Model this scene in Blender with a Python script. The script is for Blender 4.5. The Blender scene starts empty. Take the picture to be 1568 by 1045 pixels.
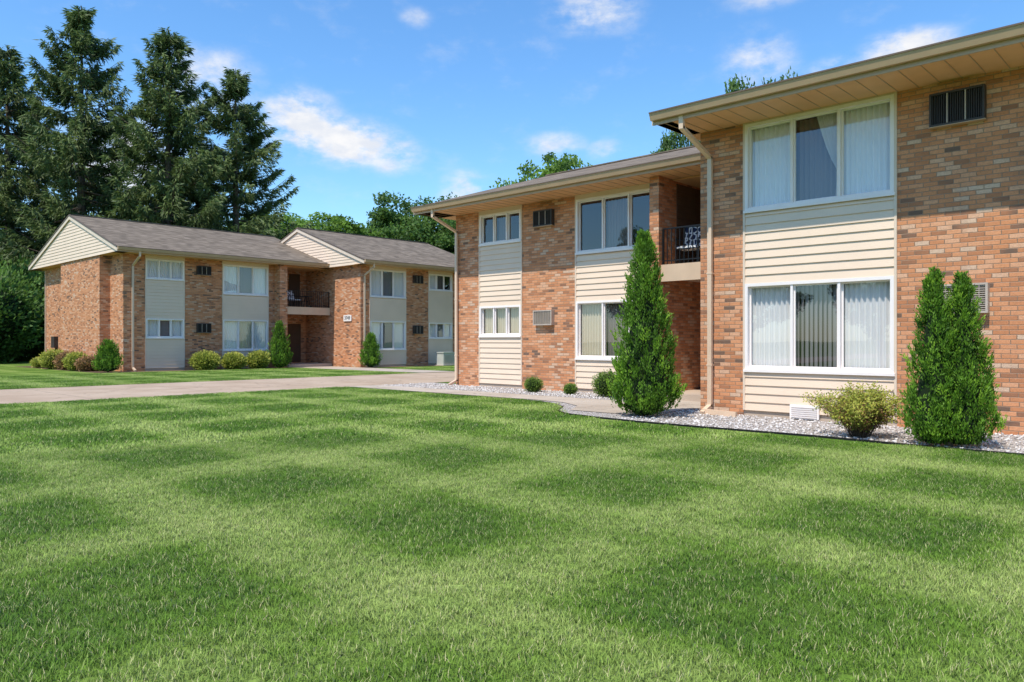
import bpy, bmesh, math, random
import numpy as np
from mathutils import Vector
R = math.radians
rng = np.random.default_rng(7)
random.seed(5)
scene = bpy.context.scene
scene.view_settings.view_transform = 'Standard'
scene.view_settings.look = 'None'
scene.view_settings.exposure = 0
COL = scene.collection

# ------------------------------------------------------------------ node helpers
class NT:
    def __init__(s, tree): s.t = tree; s.n = tree.nodes; s.l = tree.links
    def add(s, typ, **kw):
        nd = s.n.new(typ)
        for k, v in kw.items(): setattr(nd, k, v)
        return nd
    def put(s, sock, v):
        if isinstance(v, bpy.types.NodeSocket): s.l.new(v, sock)
        else: sock.default_value = v
    def m(s, op, a, b=None, c=None, clamp=False):
        nd = s.add('ShaderNodeMath', operation=op, use_clamp=clamp)
        s.put(nd.inputs[0], a)
        if b is not None: s.put(nd.inputs[1], b)
        if c is not None: s.put(nd.inputs[2], c)
        return nd.outputs[0]
    def mix(s, f, a, b, bt='MIX'):
        nd = s.add('ShaderNodeMix', data_type='RGBA', blend_type=bt)
        s.put(nd.inputs[0], f)
        for i, v in ((6, a), (7, b)):
            if isinstance(v, tuple): v = (*v[:3], 1)
            s.put(nd.inputs[i], v)
        return nd.outputs[2]
    def ramp(s, f, pts, interp='LINEAR'):
        nd = s.add('ShaderNodeValToRGB'); cr = nd.color_ramp; cr.interpolation = interp
        while len(cr.elements) < len(pts): cr.elements.new(0.5)
        for e, (p, c) in zip(cr.elements, pts):
            e.position = p; e.color = (*c, 1) if len(c) == 3 else c
        s.put(nd.inputs[0], f); return nd.outputs[0]
    def noise(s, vec, scale, detail=3, rough=.5, dim='3D'):
        nd = s.add('ShaderNodeTexNoise', noise_dimensions=dim)
        if vec is not None: s.put(nd.inputs['Vector'], vec)
        nd.inputs['Scale'].default_value = scale; nd.inputs['Detail'].default_value = detail
        nd.inputs['Roughness'].default_value = rough
        return nd.outputs[0]
    def smooth(s, v, a, b, c=0., d=1.):
        nd = s.add('ShaderNodeMapRange', interpolation_type='SMOOTHSTEP')
        s.put(nd.inputs[0], v)
        for i, q in zip((1, 2, 3, 4), (a, b, c, d)): nd.inputs[i].default_value = q
        return nd.outputs[0]
    def pos(s): return s.add('ShaderNodeNewGeometry').outputs['Position']
    def xyz(s, v):
        nd = s.add('ShaderNodeSeparateXYZ'); s.put(nd.inputs[0], v); return nd.outputs
    def comb(s, x, y, z=0.):
        nd = s.add('ShaderNodeCombineXYZ')
        s.put(nd.inputs[0], x); s.put(nd.inputs[1], y); s.put(nd.inputs[2], z); return nd.outputs[0]
    def bump(s, h, st=.3, dist=.01):
        nd = s.add('ShaderNodeBump'); nd.inputs['Strength'].default_value = st
        nd.inputs['Distance'].default_value = dist; s.put(nd.inputs['Height'], h); return nd.outputs[0]
    def softn(s, k):   # thin-leaf shading normal softened towards the zenith
        g = s.add('ShaderNodeNewGeometry').outputs['Normal']
        a = s.add('ShaderNodeVectorMath', operation='SCALE'); s.put(a.inputs[0], g); a.inputs['Scale'].default_value = 1 - k
        b = s.add('ShaderNodeVectorMath', operation='ADD'); s.put(b.inputs[0], a.outputs[0]); b.inputs[1].default_value = (0, 0, k)
        c = s.add('ShaderNodeVectorMath', operation='NORMALIZE'); s.put(c.inputs[0], b.outputs[0]); return c.outputs[0]

def newmat(name):
    m = bpy.data.materials.new(name); m.use_nodes = True
    t = NT(m.node_tree); t.n.clear()
    out = t.add('ShaderNodeOutputMaterial')
    return m, t, out
def pbsdf(t, out, col, rough=.7, spec=.3, metal=0., nrm=None):
    b = t.add('ShaderNodeBsdfPrincipled')
    t.put(b.inputs['Base Color'], (*col, 1) if isinstance(col, tuple) else col)
    t.put(b.inputs['Roughness'], rough); b.inputs['Specular IOR Level'].default_value = spec
    b.inputs['Metallic'].default_value = metal
    if nrm is not None: t.put(b.inputs['Normal'], nrm)
    t.l.new(b.outputs[0], out.inputs[0]); return b
def simple(name, col, rough=.6, var=.12, scale=3., spec=.3, fine=60., metal=0.):
    m, t, out = newmat(name)
    p = t.pos(); n1 = t.noise(p, scale, 4); n2 = t.noise(p, fine, 2)
    f = t.m('ADD', t.m('MULTIPLY', n1, .7), t.m('MULTIPLY', n2, .3))
    f = t.smooth(f, .3, .7)
    lo = tuple(c * (1 - var) for c in col); hi = tuple(min(1, c * (1 + var)) for c in col)
    pbsdf(t, out, t.mix(f, lo, hi), rough, spec, metal)
    return m

def brick_mat(name):
    m, t, out = newmat(name)
    p = t.pos(); x, y, z = t.xyz(p)[:3]
    H, W = .069, .208
    wob = t.m('MULTIPLY', t.m('SUBTRACT', t.noise(p, 9., 2), .5), .008)
    v = t.m('DIVIDE', t.m('ADD', z, wob), H); row = t.m('FLOOR', v); fv = t.m('FRACT', v)
    wn0 = t.add('ShaderNodeTexWhiteNoise', noise_dimensions='1D'); t.put(wn0.inputs['W'], row)
    off = t.m('ADD', t.m('MULTIPLY', t.m('MODULO', row, 2.), .5), t.m('MULTIPLY', wn0.outputs[0], .16))
    uu = t.m('ADD', t.m('DIVIDE', t.m('ADD', t.m('ADD', x, y), wob), W), off)
    col = t.m('FLOOR', uu); fu = t.m('FRACT', uu)
    wn = t.add('ShaderNodeTexWhiteNoise', noise_dimensions='2D'); t.put(wn.inputs['Vector'], t.comb(col, row))
    r = wn.outputs[0]
    big = t.noise(p, .9, 3)
    rr = t.m('ADD', r, t.m('MULTIPLY', t.m('SUBTRACT', big, .5), .5), clamp=True)
    c = t.ramp(rr, [(0., (.17, .11, .08)), (.06, (.38, .17, .09)), (.2, (.55, .225, .105)), (.5, (.66, .28, .13)),
                    (.72, (.71, .325, .165)), (.9, (.73, .40, .24)), (1., (.68, .47, .33))])
    g = t.noise(p, 45., 4, .65)
    c = t.mix(t.smooth(g, .35, .75), c, t.mix(.36, c, (.28, .13, .07)))
    eu = t.m('MINIMUM', fu, t.m('SUBTRACT', 1., fu)); ev = t.m('MINIMUM', fv, t.m('SUBTRACT', 1., fv))
    mu = t.smooth(eu, .012, .035); mv = t.smooth(ev, .04, .11)
    mk = t.m('MULTIPLY', mu, mv)
    c = t.mix(mk, (.42, .275, .19), c)
    st = t.noise(t.comb(t.m('MULTIPLY', t.m('ADD', x, y), 3.), t.m('MULTIPLY', z, .35)), 1., 4)
    c = t.mix(t.smooth(st, .5, .8, 0., .25), c, (.30, .18, .13))
    h = t.m('ADD', mk, t.m('MULTIPLY', g, .35))
    h = t.m('ADD', h, t.m('MULTIPLY', r, .8))
    pbsdf(t, out, c, .85, .2, nrm=t.bump(h, .9, .010))
    return m

M = {}
M['brick'] = brick_mat('brick')
M['siding'] = simple('cream_siding', (.79, .61, .46), .5, .04, 1.3)
M['trim'] = simple('cream_trim', (.73, .58, .45), .5, .04)
M['white'] = simple('white_vinyl', (.88, .80, .76), .4, .03)
M['soffit'] = simple('soffit_metal', (.74, .42, .21), .5, .05)
M['gutter'] = simple('gutter_metal', (.48, .32, .19), .4, .06, spec=.5)
M['gutlip'] = simple('gutter_lip', (.14, .095, .065), .4, .06)
M['spout'] = simple('downspout_metal', (.72, .52, .37), .4, .05, spec=.5)
M['dark'] = simple('dark_interior', (.035, .034, .036), .9, .3, 1.)
M['black'] = simple('black_metal', (.012, .012, .013), .4, .1)
M['acdark'] = simple('ac_bronze', (.055, .045, .04), .5, .2)
M['actan'] = simple('ac_beige', (.50, .41, .34), .5, .1)
M['conc'] = simple('concrete', (.50, .39, .30), .85, .12, 1.2)
M['tanedge'] = simple('painted_slab_edge', (.62, .45, .31), .7, .06)
M['bsiding'] = simple('brown_siding', (.13, .08, .055), .6, .15)
M['door'] = simple('door_brown', (.10, .06, .04), .5, .1)
M['numb'] = simple('number_black', (.03, .03, .03), .5, .1)
M['bark'] = simple('bark', (.12, .09, .065), .95, .4, 6.)
M['greybox'] = simple('utility_paint', (.50, .5, .44), .5, .1)
def fabric_mat():
    m, t, out = newmat('patterned_fabric')
    tc = t.add('ShaderNodeTexCoord').outputs['Object']
    v = t.add('ShaderNodeTexVoronoi', feature='DISTANCE_TO_EDGE'); v.inputs['Scale'].default_value = 9.; t.l.new(tc, v.inputs['Vector'])
    c = t.mix(t.smooth(v.outputs[0], .08, .16), (.85, .85, .85), (.03, .04, .09))
    pbsdf(t, out, c, .9, .1); return m
M['fabric'] = fabric_mat()

def shingle_mat():
    m, t, out = newmat('asphalt_shingle')
    p = t.pos(); x, y, z = t.xyz(p)[:3]
    v = t.m('DIVIDE', z, .045); row = t.m('FLOOR', v); fv = t.m('FRACT', v)
    uu = t.m('ADD', t.m('DIVIDE', t.m('ADD', x, y), .3), t.m('MULTIPLY', row, .37))
    wn = t.add('ShaderNodeTexWhiteNoise', noise_dimensions='2D'); t.put(wn.inputs['Vector'], t.comb(t.m('FLOOR', uu), row))
    f = t.m('ADD', t.m('MULTIPLY', wn.outputs[0], .6), t.m('MULTIPLY', t.noise(p, 1.2, 4), .5))
    c = t.ramp(f, [(0., (.09, .072, .055)), (.5, (.175, .137, .103)), (1., (.29, .23, .175))])
    c = t.mix(t.smooth(fv, .0, .2, .45, 0.), c, (.06, .05, .04))
    pbsdf(t, out, c, .9, .15, nrm=t.bump(t.m('ADD', fv, t.noise(p, 80., 2)), .4, .01)); return m
M['shingle'] = shingle_mat()

def glass_mat():
    m, t, out = newmat('window_glass')
    ge = t.add('ShaderNodeNewGeometry')
    dt = t.add('ShaderNodeVectorMath', operation='DOT_PRODUCT')
    t.l.new(ge.outputs['Normal'], dt.inputs[0]); t.l.new(ge.outputs['Incoming'], dt.inputs[1])
    k = t.m('SUBTRACT', 1., t.m('ABSOLUTE', dt.outputs['Value']))
    f = t.m('ADD', t.m('MULTIPLY', t.m('POWER', k, 4.), .85), .10, clamp=True)
    gl = t.add('ShaderNodeBsdfGlossy'); gl.inputs['Roughness'].default_value = .015
    gl.inputs['Color'].default_value = (.95, .97, 1, 1)
    p = t.pos(); n = t.noise(p, .8, 1)
    t.put(gl.inputs['Normal'], t.bump(n, .06, .05))
    tr = t.add('ShaderNodeBsdfTransparent'); tr.inputs[0].default_value = (.93, .95, .95, 1)
    mx = t.add('ShaderNodeMixShader'); t.put(mx.inputs[0], f)
    t.l.new(tr.outputs[0], mx.inputs[1]); t.l.new(gl.outputs[0], mx.inputs[2]); t.l.new(mx.outputs[0], out.inputs[0])
    return m
M['glass'] = glass_mat()
def curtain_mat(name, col, tr=.2):
    m, t, out = newmat(name)
    d = t.add('ShaderNodeBsdfDiffuse'); d.inputs[0].default_value = (*col, 1)
    e = t.add('ShaderNodeBsdfTranslucent'); e.inputs[0].default_value = (*col, 1)
    mx = t.add('ShaderNodeMixShader'); mx.inputs[0].default_value = tr
    t.l.new(d.outputs[0], mx.inputs[1]); t.l.new(e.outputs[0], mx.inputs[2]); t.l.new(mx.outputs[0], out.inputs[0]); return m
M['sheer'] = curtain_mat('sheer_curtain', (.94, .90, .88), .12)
M['cream'] = curtain_mat('cream_curtain', (.78, .67, .52))
M['blind'] = curtain_mat('grey_blinds', (.27, .25, .26), .05)
M['drape'] = curtain_mat('dusty_drape', (.26, .215, .21))

def leaf_mat(name, dark, light, trans=.35, clump=1.5, yel=None, soft=.35):
    m, t, out = newmat(name)
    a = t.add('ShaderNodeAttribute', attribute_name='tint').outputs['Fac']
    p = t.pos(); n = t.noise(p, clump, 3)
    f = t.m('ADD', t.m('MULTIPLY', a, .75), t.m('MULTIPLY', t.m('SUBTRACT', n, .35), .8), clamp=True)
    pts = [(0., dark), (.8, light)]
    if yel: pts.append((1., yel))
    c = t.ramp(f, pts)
    b = t.add('ShaderNodeBsdfPrincipled'); t.put(b.inputs['Base Color'], c)
    b.inputs['Roughness'].default_value = .55; b.inputs['Specular IOR Level'].default_value = .25
    if soft: t.put(b.inputs['Normal'], t.softn(soft))
    tl = t.add('ShaderNodeBsdfTranslucent'); t.put(tl.inputs[0], t.mix(.3, c, (.25, .4, .05)))
    mx = t.add('ShaderNodeMixShader'); mx.inputs[0].default_value = trans
    t.l.new(b.outputs[0], mx.inputs[1]); t.l.new(tl.outputs[0], mx.inputs[2]); t.l.new(mx.outputs[0], out.inputs[0])
    return m
M['spruce'] = leaf_mat('spruce_needles', (.022, .043, .018), (.155, .21, .065), .2, .5)
M['decid'] = leaf_mat('leaves_green', (.05, .11, .015), (.21, .36, .045), .4, .6, (.32, .46, .07))
M['decidd'] = leaf_mat('leaves_dark', (.03, .07, .015), (.12, .23, .04), .35, .6)
M['thuja'] = leaf_mat('arborvitae_leaf', (.02, .065, .005), (.13, .27, .018), .3, 5., (.26, .43, .03), .25)
M['box'] = leaf_mat('boxwood_leaf', (.03, .07, .01), (.18, .29, .04), .3, 6.)
M['gold'] = leaf_mat('golden_shrub_leaf', (.12, .18, .02), (.48, .48, .08), .35, 5., (.66, .56, .13))
M['red'] = leaf_mat('russet_leaf', (.12, .06, .03), (.42, .22, .10), .3, 6.)
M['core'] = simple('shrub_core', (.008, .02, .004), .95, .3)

def lawn_color(t):
    p = t.pos(); x, y, z = t.xyz(p)[:3]
    w = t.noise(p, .35, 2); w2 = t.noise(p, 1.7, 6, .72)
    w3 = t.noise(p, .6, 2)
    ws = t.m('MULTIPLY', t.m('SUBTRACT', w, .5), 1.3)
    def band(c, per, c0, k):
        ph = t.m('ADD', t.m('MULTIPLY', t.m('SUBTRACT', c, c0), 2 * math.pi / per), t.m('MULTIPLY', ws, k))
        v = t.m('ADD', t.m('MULTIPLY', t.m('COSINE', ph), .5), .5)
        return t.smooth(v, .35, 1.)
    bx = band(x, 2.2, 2.6, 1.); by = band(y, 2.4, 3.05, 1.1)
    mxb = t.m('MAXIMUM', t.m('MULTIPLY', bx, 1.), t.m('MULTIPLY', by, .9))
    f = t.m('ADD', t.m('MULTIPLY', mxb, t.smooth(w3, .3, .6, .30, .58)), t.m('MULTIPLY', t.m('MULTIPLY', bx, by), .12))
    f = t.m('ADD', f, t.m('MULTIPLY', t.m('SUBTRACT', w2, .5), 1.0))
    f = t.m('ADD', f, .17, clamp=True)
    c = t.ramp(f, [(0., (.085, .19, .016)), (.40, (.19, .325, .036)), (1., (.52, .62, .18))])
    return c, z, p
def grass_mat():
    m, t, out = newmat('grass_blades')
    c, z, p = lawn_color(t)
    a = t.add('ShaderNodeAttribute', attribute_name='tint').outputs['Fac']
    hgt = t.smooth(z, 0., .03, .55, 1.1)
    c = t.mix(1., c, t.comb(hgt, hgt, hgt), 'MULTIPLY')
    c = t.mix(t.smooth(a, .90, .98), c, (.50, .46, .24))
    k = t.m('ADD', t.m('MULTIPLY', a, .6), .7)
    c = t.mix(1., c, t.comb(k, k, k), 'MULTIPLY')
    b = t.add('ShaderNodeBsdfPrincipled'); t.put(b.inputs['Base Color'], c)
    b.inputs['Roughness'].default_value = .5; b.inputs['Specular IOR Level'].default_value = .25
    t.put(b.inputs['Normal'], t.softn(.5))
    tl = t.add('ShaderNodeBsdfTranslucent'); t.put(tl.inputs[0], c)
    mx = t.add('ShaderNodeMixShader'); mx.inputs[0].default_value = .28
    t.l.new(b.outputs[0], mx.inputs[1]); t.l.new(tl.outputs[0], mx.inputs[2]); t.l.new(mx.outputs[0], out.inputs[0]); return m
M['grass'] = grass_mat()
def ground_mat():
    m, t, out = newmat('lawn_ground')
    c, z, p = lawn_color(t)
    c = t.mix(t.smooth(t.noise(p, 30., 3), .3, .7, .3, .8), c, (.06, .09, .02))
    pbsdf(t, out, c, .95, .1, nrm=t.bump(t.noise(p, 40., 3), .8, .03)); return m
M['ground'] = ground_mat()
def drive_mat(name, c0, c1, joint):
    m, t, out = newmat(name)
    p = t.pos(); x, y, z = t.xyz(p)[:3]
    n = t.noise(p, .7, 5, .6); n2 = t.noise(p, 120., 2)
    c = t.mix(t.smooth(n, .3, .7), c0, c1)
    c = t.mix(t.smooth(n2, .5, .75, 0., .35), c, (.2, .17, .14))
    for ax, per in ((x, joint), (y, joint)):
        fr = t.m('FRACT', t.m('DIVIDE', ax, per))
        e = t.m('MINIMUM', fr, t.m('SUBTRACT', 1., fr))
        c = t.mix(t.smooth(e, .002, .006, .7, 0.), c, (.14, .11, .09))
    vor = t.add('ShaderNodeTexVoronoi', feature='DISTANCE_TO_EDGE'); vor.inputs['Scale'].default_value = .35
    d = t.add('ShaderNodeVectorMath', operation='ADD'); t.put(d.inputs[0], p)
    nn = t.add('ShaderNodeTexNoise'); nn.inputs['Scale'].default_value = 1.5; nn.inputs['Detail'].default_value = 4
    t.l.new(p, nn.inputs['Vector']); t.l.new(nn.outputs[1], d.inputs[1]); t.l.new(d.outputs[0], vor.inputs['Vector'])
    c = t.mix(t.smooth(vor.outputs[0], .0, .012, .4, 0.), c, (.15, .12, .1))
    pbsdf(t, out, c, .9, .15, nrm=t.bump(n2, .3, .004)); return m
M['drive'] = drive_mat('driveway_concrete', (.40, .29, .205), (.50, .38, .28), 3.1)
M['walk'] = drive_mat('walk_concrete', (.42, .34, .265), (.52, .44, .36), 1.5)
def gravel_mat():
    m, t, out = newmat('white_gravel')
    p = t.pos(); vor = t.add('ShaderNodeTexVoronoi'); vor.inputs['Scale'].default_value = 34.
    t.l.new(p, vor.inputs['Vector'])
    r = t.xyz(vor.outputs['Color'])[0]
    c = t.ramp(r, [(0., (.36, .32, .29)), (.4, (.58, .52, .48)), (1., (.78, .72, .68))])
    c = t.mix(t.smooth(vor.outputs[0], .35, .7), c, (.2, .17, .15))
    pbsdf(t, out, c, .8, .2, nrm=t.bump(t.m('MULTIPLY', vor.outputs[0], -1.), 1., .02)); return m
M['gravel'] = gravel_mat()
def stone_mat():
    m, t, out = newmat('stone_bits')
    a = t.add('ShaderNodeAttribute', attribute_name='tint').outputs['Fac']
    c = t.ramp(a, [(0., (.40, .35, .32)), (.5, (.64, .58, .54)), (1., (.82, .77, .73))])
    pbsdf(t, out, c, .8, .2); return m
M['stone'] = stone_mat()
M['mulch'] = simple('mulch', (.13, .085, .05), .95, .5, 12.)

# ------------------------------------------------------------------ mesh helpers
def empty(name, loc=(0, 0, 0)):
    o = bpy.data.objects.new(name, None); o.location = loc; COL.objects.link(o); return o

class MB:
    def __init__(s): s.d = {}
    def g(s, k): return s.d.setdefault(k, ([], []))
    def poly(s, k, pts):
        V, F = s.g(k); b = len(V); V.extend(pts); F.append(tuple(range(b, b + len(pts))))
    def hexa(s, k, P):   # 8 pts bottom4, top4
        V, F = s.g(k); b = len(V); V.extend(P)
        for f in ((0, 3, 2, 1), (4, 5, 6, 7), (0, 1, 5, 4), (1, 2, 6, 5), (2, 3, 7, 6), (3, 0, 4, 7)):
            F.append(tuple(b + i for i in f))
    def box(s, k, T, s0, s1, d0, d1, z0, z1):
        s.hexa(k, [T(s0, d0, z0), T(s1, d0, z0), T(s1, d1, z0), T(s0, d1, z0),
                   T(s0, d0, z1), T(s1, d0, z1), T(s1, d1, z1), T(s0, d1, z1)])
    def sweep(s, k, T, pts, hw, hd):
        for a, b in zip(pts[:-1], pts[1:]):
            a = Vector(a); b = Vector(b)
            ax = (b - a).normalized()
            side = Vector((1, 0, 0)) if abs(ax.x) < .7 else Vector((0, 0, 1))
            up = ax.cross(side).normalized(); side = up.cross(ax).normalized()
            a = a - ax * hd * .6; b = b + ax * hd * .6
            P = []
            for q in (a, b):
                for i, j in ((-1, -1), (1, -1), (1, 1), (-1, 1)):
                    w = q + side * hw * i + up * hd * j; P.append(T(w.x, w.y, w.z))
            s.hexa(k, P)
    def build(s, parent, prefix='', recalc=True):
        for k, (V, F) in s.d.items():
            me = bpy.data.meshes.new(prefix + k); me.from_pydata([tuple(v) for v in V], [], F)
            if recalc:
                bm = bmesh.new(); bm.from_mesh(me); bmesh.ops.recalc_face_normals(bm, faces=bm.faces); bm.to_mesh(me); bm.free()
            me.materials.append(M[k])
            o = bpy.data.objects.new(prefix + k, me); COL.objects.link(o)
            if parent: o.parent = parent
    def single(s, name):
        me = bpy.data.meshes.new(name); V = []; F = []; mi = []
        for i, (k, (v, f)) in enumerate(s.d.items()):
            b = len(V); V += [tuple(q) for q in v]; F += [tuple(b + j for j in q) for q in f]; mi += [i] * len(f); me.materials.append(M[k])
        me.from_pydata(V, [], F); me.polygons.foreach_set('material_index', mi)
        bm = bmesh.new(); bm.from_mesh(me); bmesh.ops.recalc_face_normals(bm, faces=bm.faces); bm.to_mesh(me); bm.free()
        o = bpy.data.objects.new(name, me); COL.objects.link(o); return o

class QM:  # fast quad mesh with tint
    def __init__(s): s.V = []; s.F = []; s.mi = []; s.t = []; s.n = 0
    def add(s, V, F, mi, tint):
        s.V.append(V); s.F.append(F + s.n); s.n += len(V)
        s.mi.append(np.full(len(F), mi, int)); s.t.append(tint)
    def cards(s, C, D, L, W, mi, tint, S=None):
        n = len(C); D = D / (np.linalg.norm(D, axis=1, keepdims=True) + 1e-9)
        if S is None: S = rng.normal(size=(n, 3))
        S = np.cross(D, S); S /= (np.linalg.norm(S, axis=1, keepdims=True) + 1e-9)
        N = np.cross(D, S); S = np.where(N[:, 2:3] < 0, -S, S)
        L = np.broadcast_to(L, (n,))[:, None]; W = np.broadcast_to(W, (n,))[:, None]
        V = np.stack([C, C + D * L * .45 + S * W * .5, C + D * L, C + D * L * .45 - S * W * .5], 1).reshape(-1, 3)
        F = np.arange(n * 4).reshape(n, 4)[:, ::-1]
        s.add(V, F, mi, np.repeat(np.broadcast_to(tint, (n,)), 4))
    def tube(s, pts, rad, mi, k=7):
        pts = np.array(pts, float); n = len(pts); V = []
        for i in range(n):
            a = pts[min(i + 1, n - 1)] - pts[max(i - 1, 0)]; a /= np.linalg.norm(a)
            ref = np.array([1., 0, 0]) if abs(a[0]) < .8 else np.array([0, 1., 0])
            u = np.cross(a, ref); u /= np.linalg.norm(u); v = np.cross(a, u)
            for j in range(k):
                th = 2 * math.pi * j / k; V.append(pts[i] + rad[i] * (math.cos(th) * u + math.sin(th) * v))
        F = [[i * k + j, i * k + (j + 1) % k, (i + 1) * k + (j + 1) % k, (i + 1) * k + j] for i in range(n - 1) for j in range(k)]
        s.add(np.array(V), np.array(F), mi, np.full(len(V), .5))
    def mesh(s, name, mats):
        V = np.concatenate(s.V); F = np.concatenate(s.F); mi = np.concatenate(s.mi); ti = np.concatenate(s.t)
        me = bpy.data.meshes.new(name)
        me.vertices.add(len(V)); me.vertices.foreach_set('co', V.astype(np.float32).ravel())
        me.loops.add(F.size); me.loops.foreach_set('vertex_index', F.astype(np.int32).ravel())
        me.polygons.add(len(F)); me.polygons.foreach_set('loop_start', (np.arange(len(F)) * 4).astype(np.int32))
        me.polygons.foreach_set('material_index', mi.astype(np.int32))
        at = me.attributes.new('tint', 'FLOAT', 'POINT'); at.data.foreach_set('value', ti.astype(np.float32))
        for m in mats: me.materials.append(M[m])
        me.update(calc_edges=True); me.validate(); return me
def inst(name, me, loc, rot=0., sc=1., scz=None):
    o = bpy.data.objects.new(name, me); o.location = loc; o.rotation_euler = (0, 0, rot)
    o.scale = (sc, sc, scz if scz else sc); COL.objects.link(o); return o

# ------------------------------------------------------------------ building parts
def siding(B, T, s0, s1, z0, z1, d=0.0, ex=.150):
    z = z0
    while z < z1 - .001:
        zt = min(z + ex, z1)
        V = [T(s0, d + .026, z), T(s1, d + .026, z), T(s1, d + .003, zt), T(s0, d + .003, zt)]
        B.poly('siding', V)
        B.poly('siding', [T(s0, d, z), T(s1, d, z), T(s1, d + .026, z), T(s0, d + .026, z)])
        z = zt

def curtain(B, T, k, s0, s1, z0, z1, d=-.14, fold=.09, amp=.025, pinch=None):
    n = max(6, int(abs(s1 - s0) / .018)); prev = None
    nz = 12 if pinch else 1
    if pinch: n = max(n, 50)
    ph = random.random() * 6
    grid = []
    for i in range(n + 1):
        f = i / n; colm = []
        for j in range(nz + 1):
            g = j / nz; z = z0 + (z1 - z0) * g
            ff = f
            if pinch: ff = f * (pinch(g))
            s = s0 + (s1 - s0) * ff
            a = amp * math.sin(2 * math.pi * f * abs(s1 - s0) / fold + ph + .6 * math.sin(7 * f + ph))
            colm.append(T(s, d + a, z))
        grid.append(colm)
    for i in range(n):
        for j in range(nz): B.poly(k, [grid[i][j], grid[i + 1][j], grid[i + 1][j + 1], grid[i][j + 1]])
def vblinds(B, T, s0, s1, z0, z1, d=-.15):
    s = s0; w = .085; a = .62
    while s < s1:
        aa = a + random.uniform(-.12, .12)
        dx, dd = w * .5 * math.cos(aa), w * .5 * math.sin(aa); c = s + .04
        B.poly('blind', [T(c - dx, d - dd, z0), T(c + dx, d + dd, z0), T(c + dx, d + dd, z1), T(c - dx, d - dd, z1)])
        s += .078

def window(B, T, s0, s1, z0, z1, styles):
    fw = .055
    for a, b, c, e in ((s0, s1, z0, z0 + fw), (s0, s1, z1 - fw, z1)): B.box('white', T, a, b, -.09, .035, c, e)
    for a, b in ((s0, s0 + fw), (s1 - fw, s1)): B.box('white', T, a, b, -.09, .035, z0 + fw, z1 - fw)
    B.box('white', T, s0 - .02, s1 + .02, .026, .06, z0 - .035, z0 + .012)   # sill
    n = len(styles); w = (s1 - s0 - 2 * fw) / n
    for i, st in enumerate(styles):
        a = s0 + fw + i * w; b = a + w
        if i: B.box('white', T, a - .022, a + .022, -.07, .02, z0 + fw, z1 - fw)
        if i: a += .022
        if i < n - 1: b -= .022
        q = .028; dd = -.05 if i != 1 else -.025
        za, zb = z0 + fw, z1 - fw
        B.box('white', T, a, b, dd - .03, dd, za, za + q); B.box('white', T, a, b, dd - .03, dd, zb - q, zb)
        B.box('white', T, a, a + q, dd - .03, dd, za + q, zb - q); B.box('white', T, b - q, b, dd - .03, dd, za + q, zb - q)
        B.poly('glass', [T(a + q, dd - .015, za + q), T(b - q, dd - .015, za + q), T(b - q, dd - .015, zb - q), T(a + q, dd - .015, zb - q)])
        zz0, zz1 = z0 + .02, z1 - .02
        if st == 'S': curtain(B, T, 'sheer', a - .02, b + .02, zz0, zz1)
        elif st == 'C': curtain(B, T, 'cream', a - .02, b + .02, zz0, zz1)
        elif st == 'B': vblinds(B, T, a - .02, b + .02, zz0, zz1)
        elif st == 'G': curtain(B, T, 'drape', a - .02, b + .02, zz0, zz1, d=-.2)
        elif st == 'P':   # tied-back drape
            curtain(B, T, 'sheer', b + .02, a - .02, zz0, zz1, d=-.16, fold=.07, pinch=lambda g: .10 + (.62 * max(0, g - .36) ** .7) + .14 * max(0, .36 - g))
            curtain(B, T, 'drape', a - .02, b + .02, zz0, zz1, d=-.34)
    # room behind
    B.poly('dark', [T(s0, -1.3, z0), T(s1, -1.3, z0), T(s1, -1.3, z1), T(s0, -1.3, z1)])
    for q in (s0, s1): B.poly('dark', [T(q, -.1, z0), T(q, -1.3, z0), T(q, -1.3, z1), T(q, -.1, z1)])
    for q in (z0, z1): B.poly('dark', [T(s0, -.1, q), T(s1, -.1, q), T(s1, -1.3, q), T(s0, -1.3, q)])

def ac(B, T, s0, s1, z0, z1, k, rails=True):
    f = .03; D = .13
    B.box(k, T, s0, s1, 0.001, D - .06, z0, z1)
    for a, b, c, e in ((s0, s1, z0, z0 + f), (s0, s1, z1 - f, z1), (s0, s0 + f, z0 + f, z1 - f), (s1 - f, s1, z0 + f, z1 - f)):
        B.box(k, T, a, b, D - .06, D, c, e)
    if k == 'acdark':
        nf = 22
        for i in range(nf):
            c = s0 + f + (s1 - s0 - 2 * f) * (i + .5) / nf
            B.box('acdark', T, c - .004, c + .004, D - .06, D - .015, z0 + f, z1 - f)
        for fr in (.33, .66):
            c = s0 + (s1 - s0) * fr; B.box('actan', T, c - .008, c + .008, D - .014, D - .004, z0 + f, z1 - f)
        B.box('gutter', T, s0 - .012, s1 + .012, .002, D + .004, z0 - .012, z0 - .001)
    else:
        nf = 12
        for i in range(nf):
            c = z0 + f + (z1 - z0 - 2 * f) * (i + .5) / nf
            B.box('actan', T, s0 + f, s1 - f, D - .06, D - .012, c - .006, c + .005)
        for i in range(1, 7):
            c = s0 + (s1 - s0) * i / 7; B.box('actan', T, c - .004, c + .004, D - .011, D - .003, z0 + f, z1 - f)

def downspout(B, T, s, dF, zS):
    B.sweep('spout', T, [(s, dF - .02, zS + .06), (s, dF - .03, zS - .16), (s, .075, zS - .52), (s, .075, .16), (s - .0, .35, .05)], .042, .032)
    for z in (.9, 2.6, 4.2): B.box('spout', T, s - .055, s + .055, .02, .112, z, z + .03)

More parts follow.
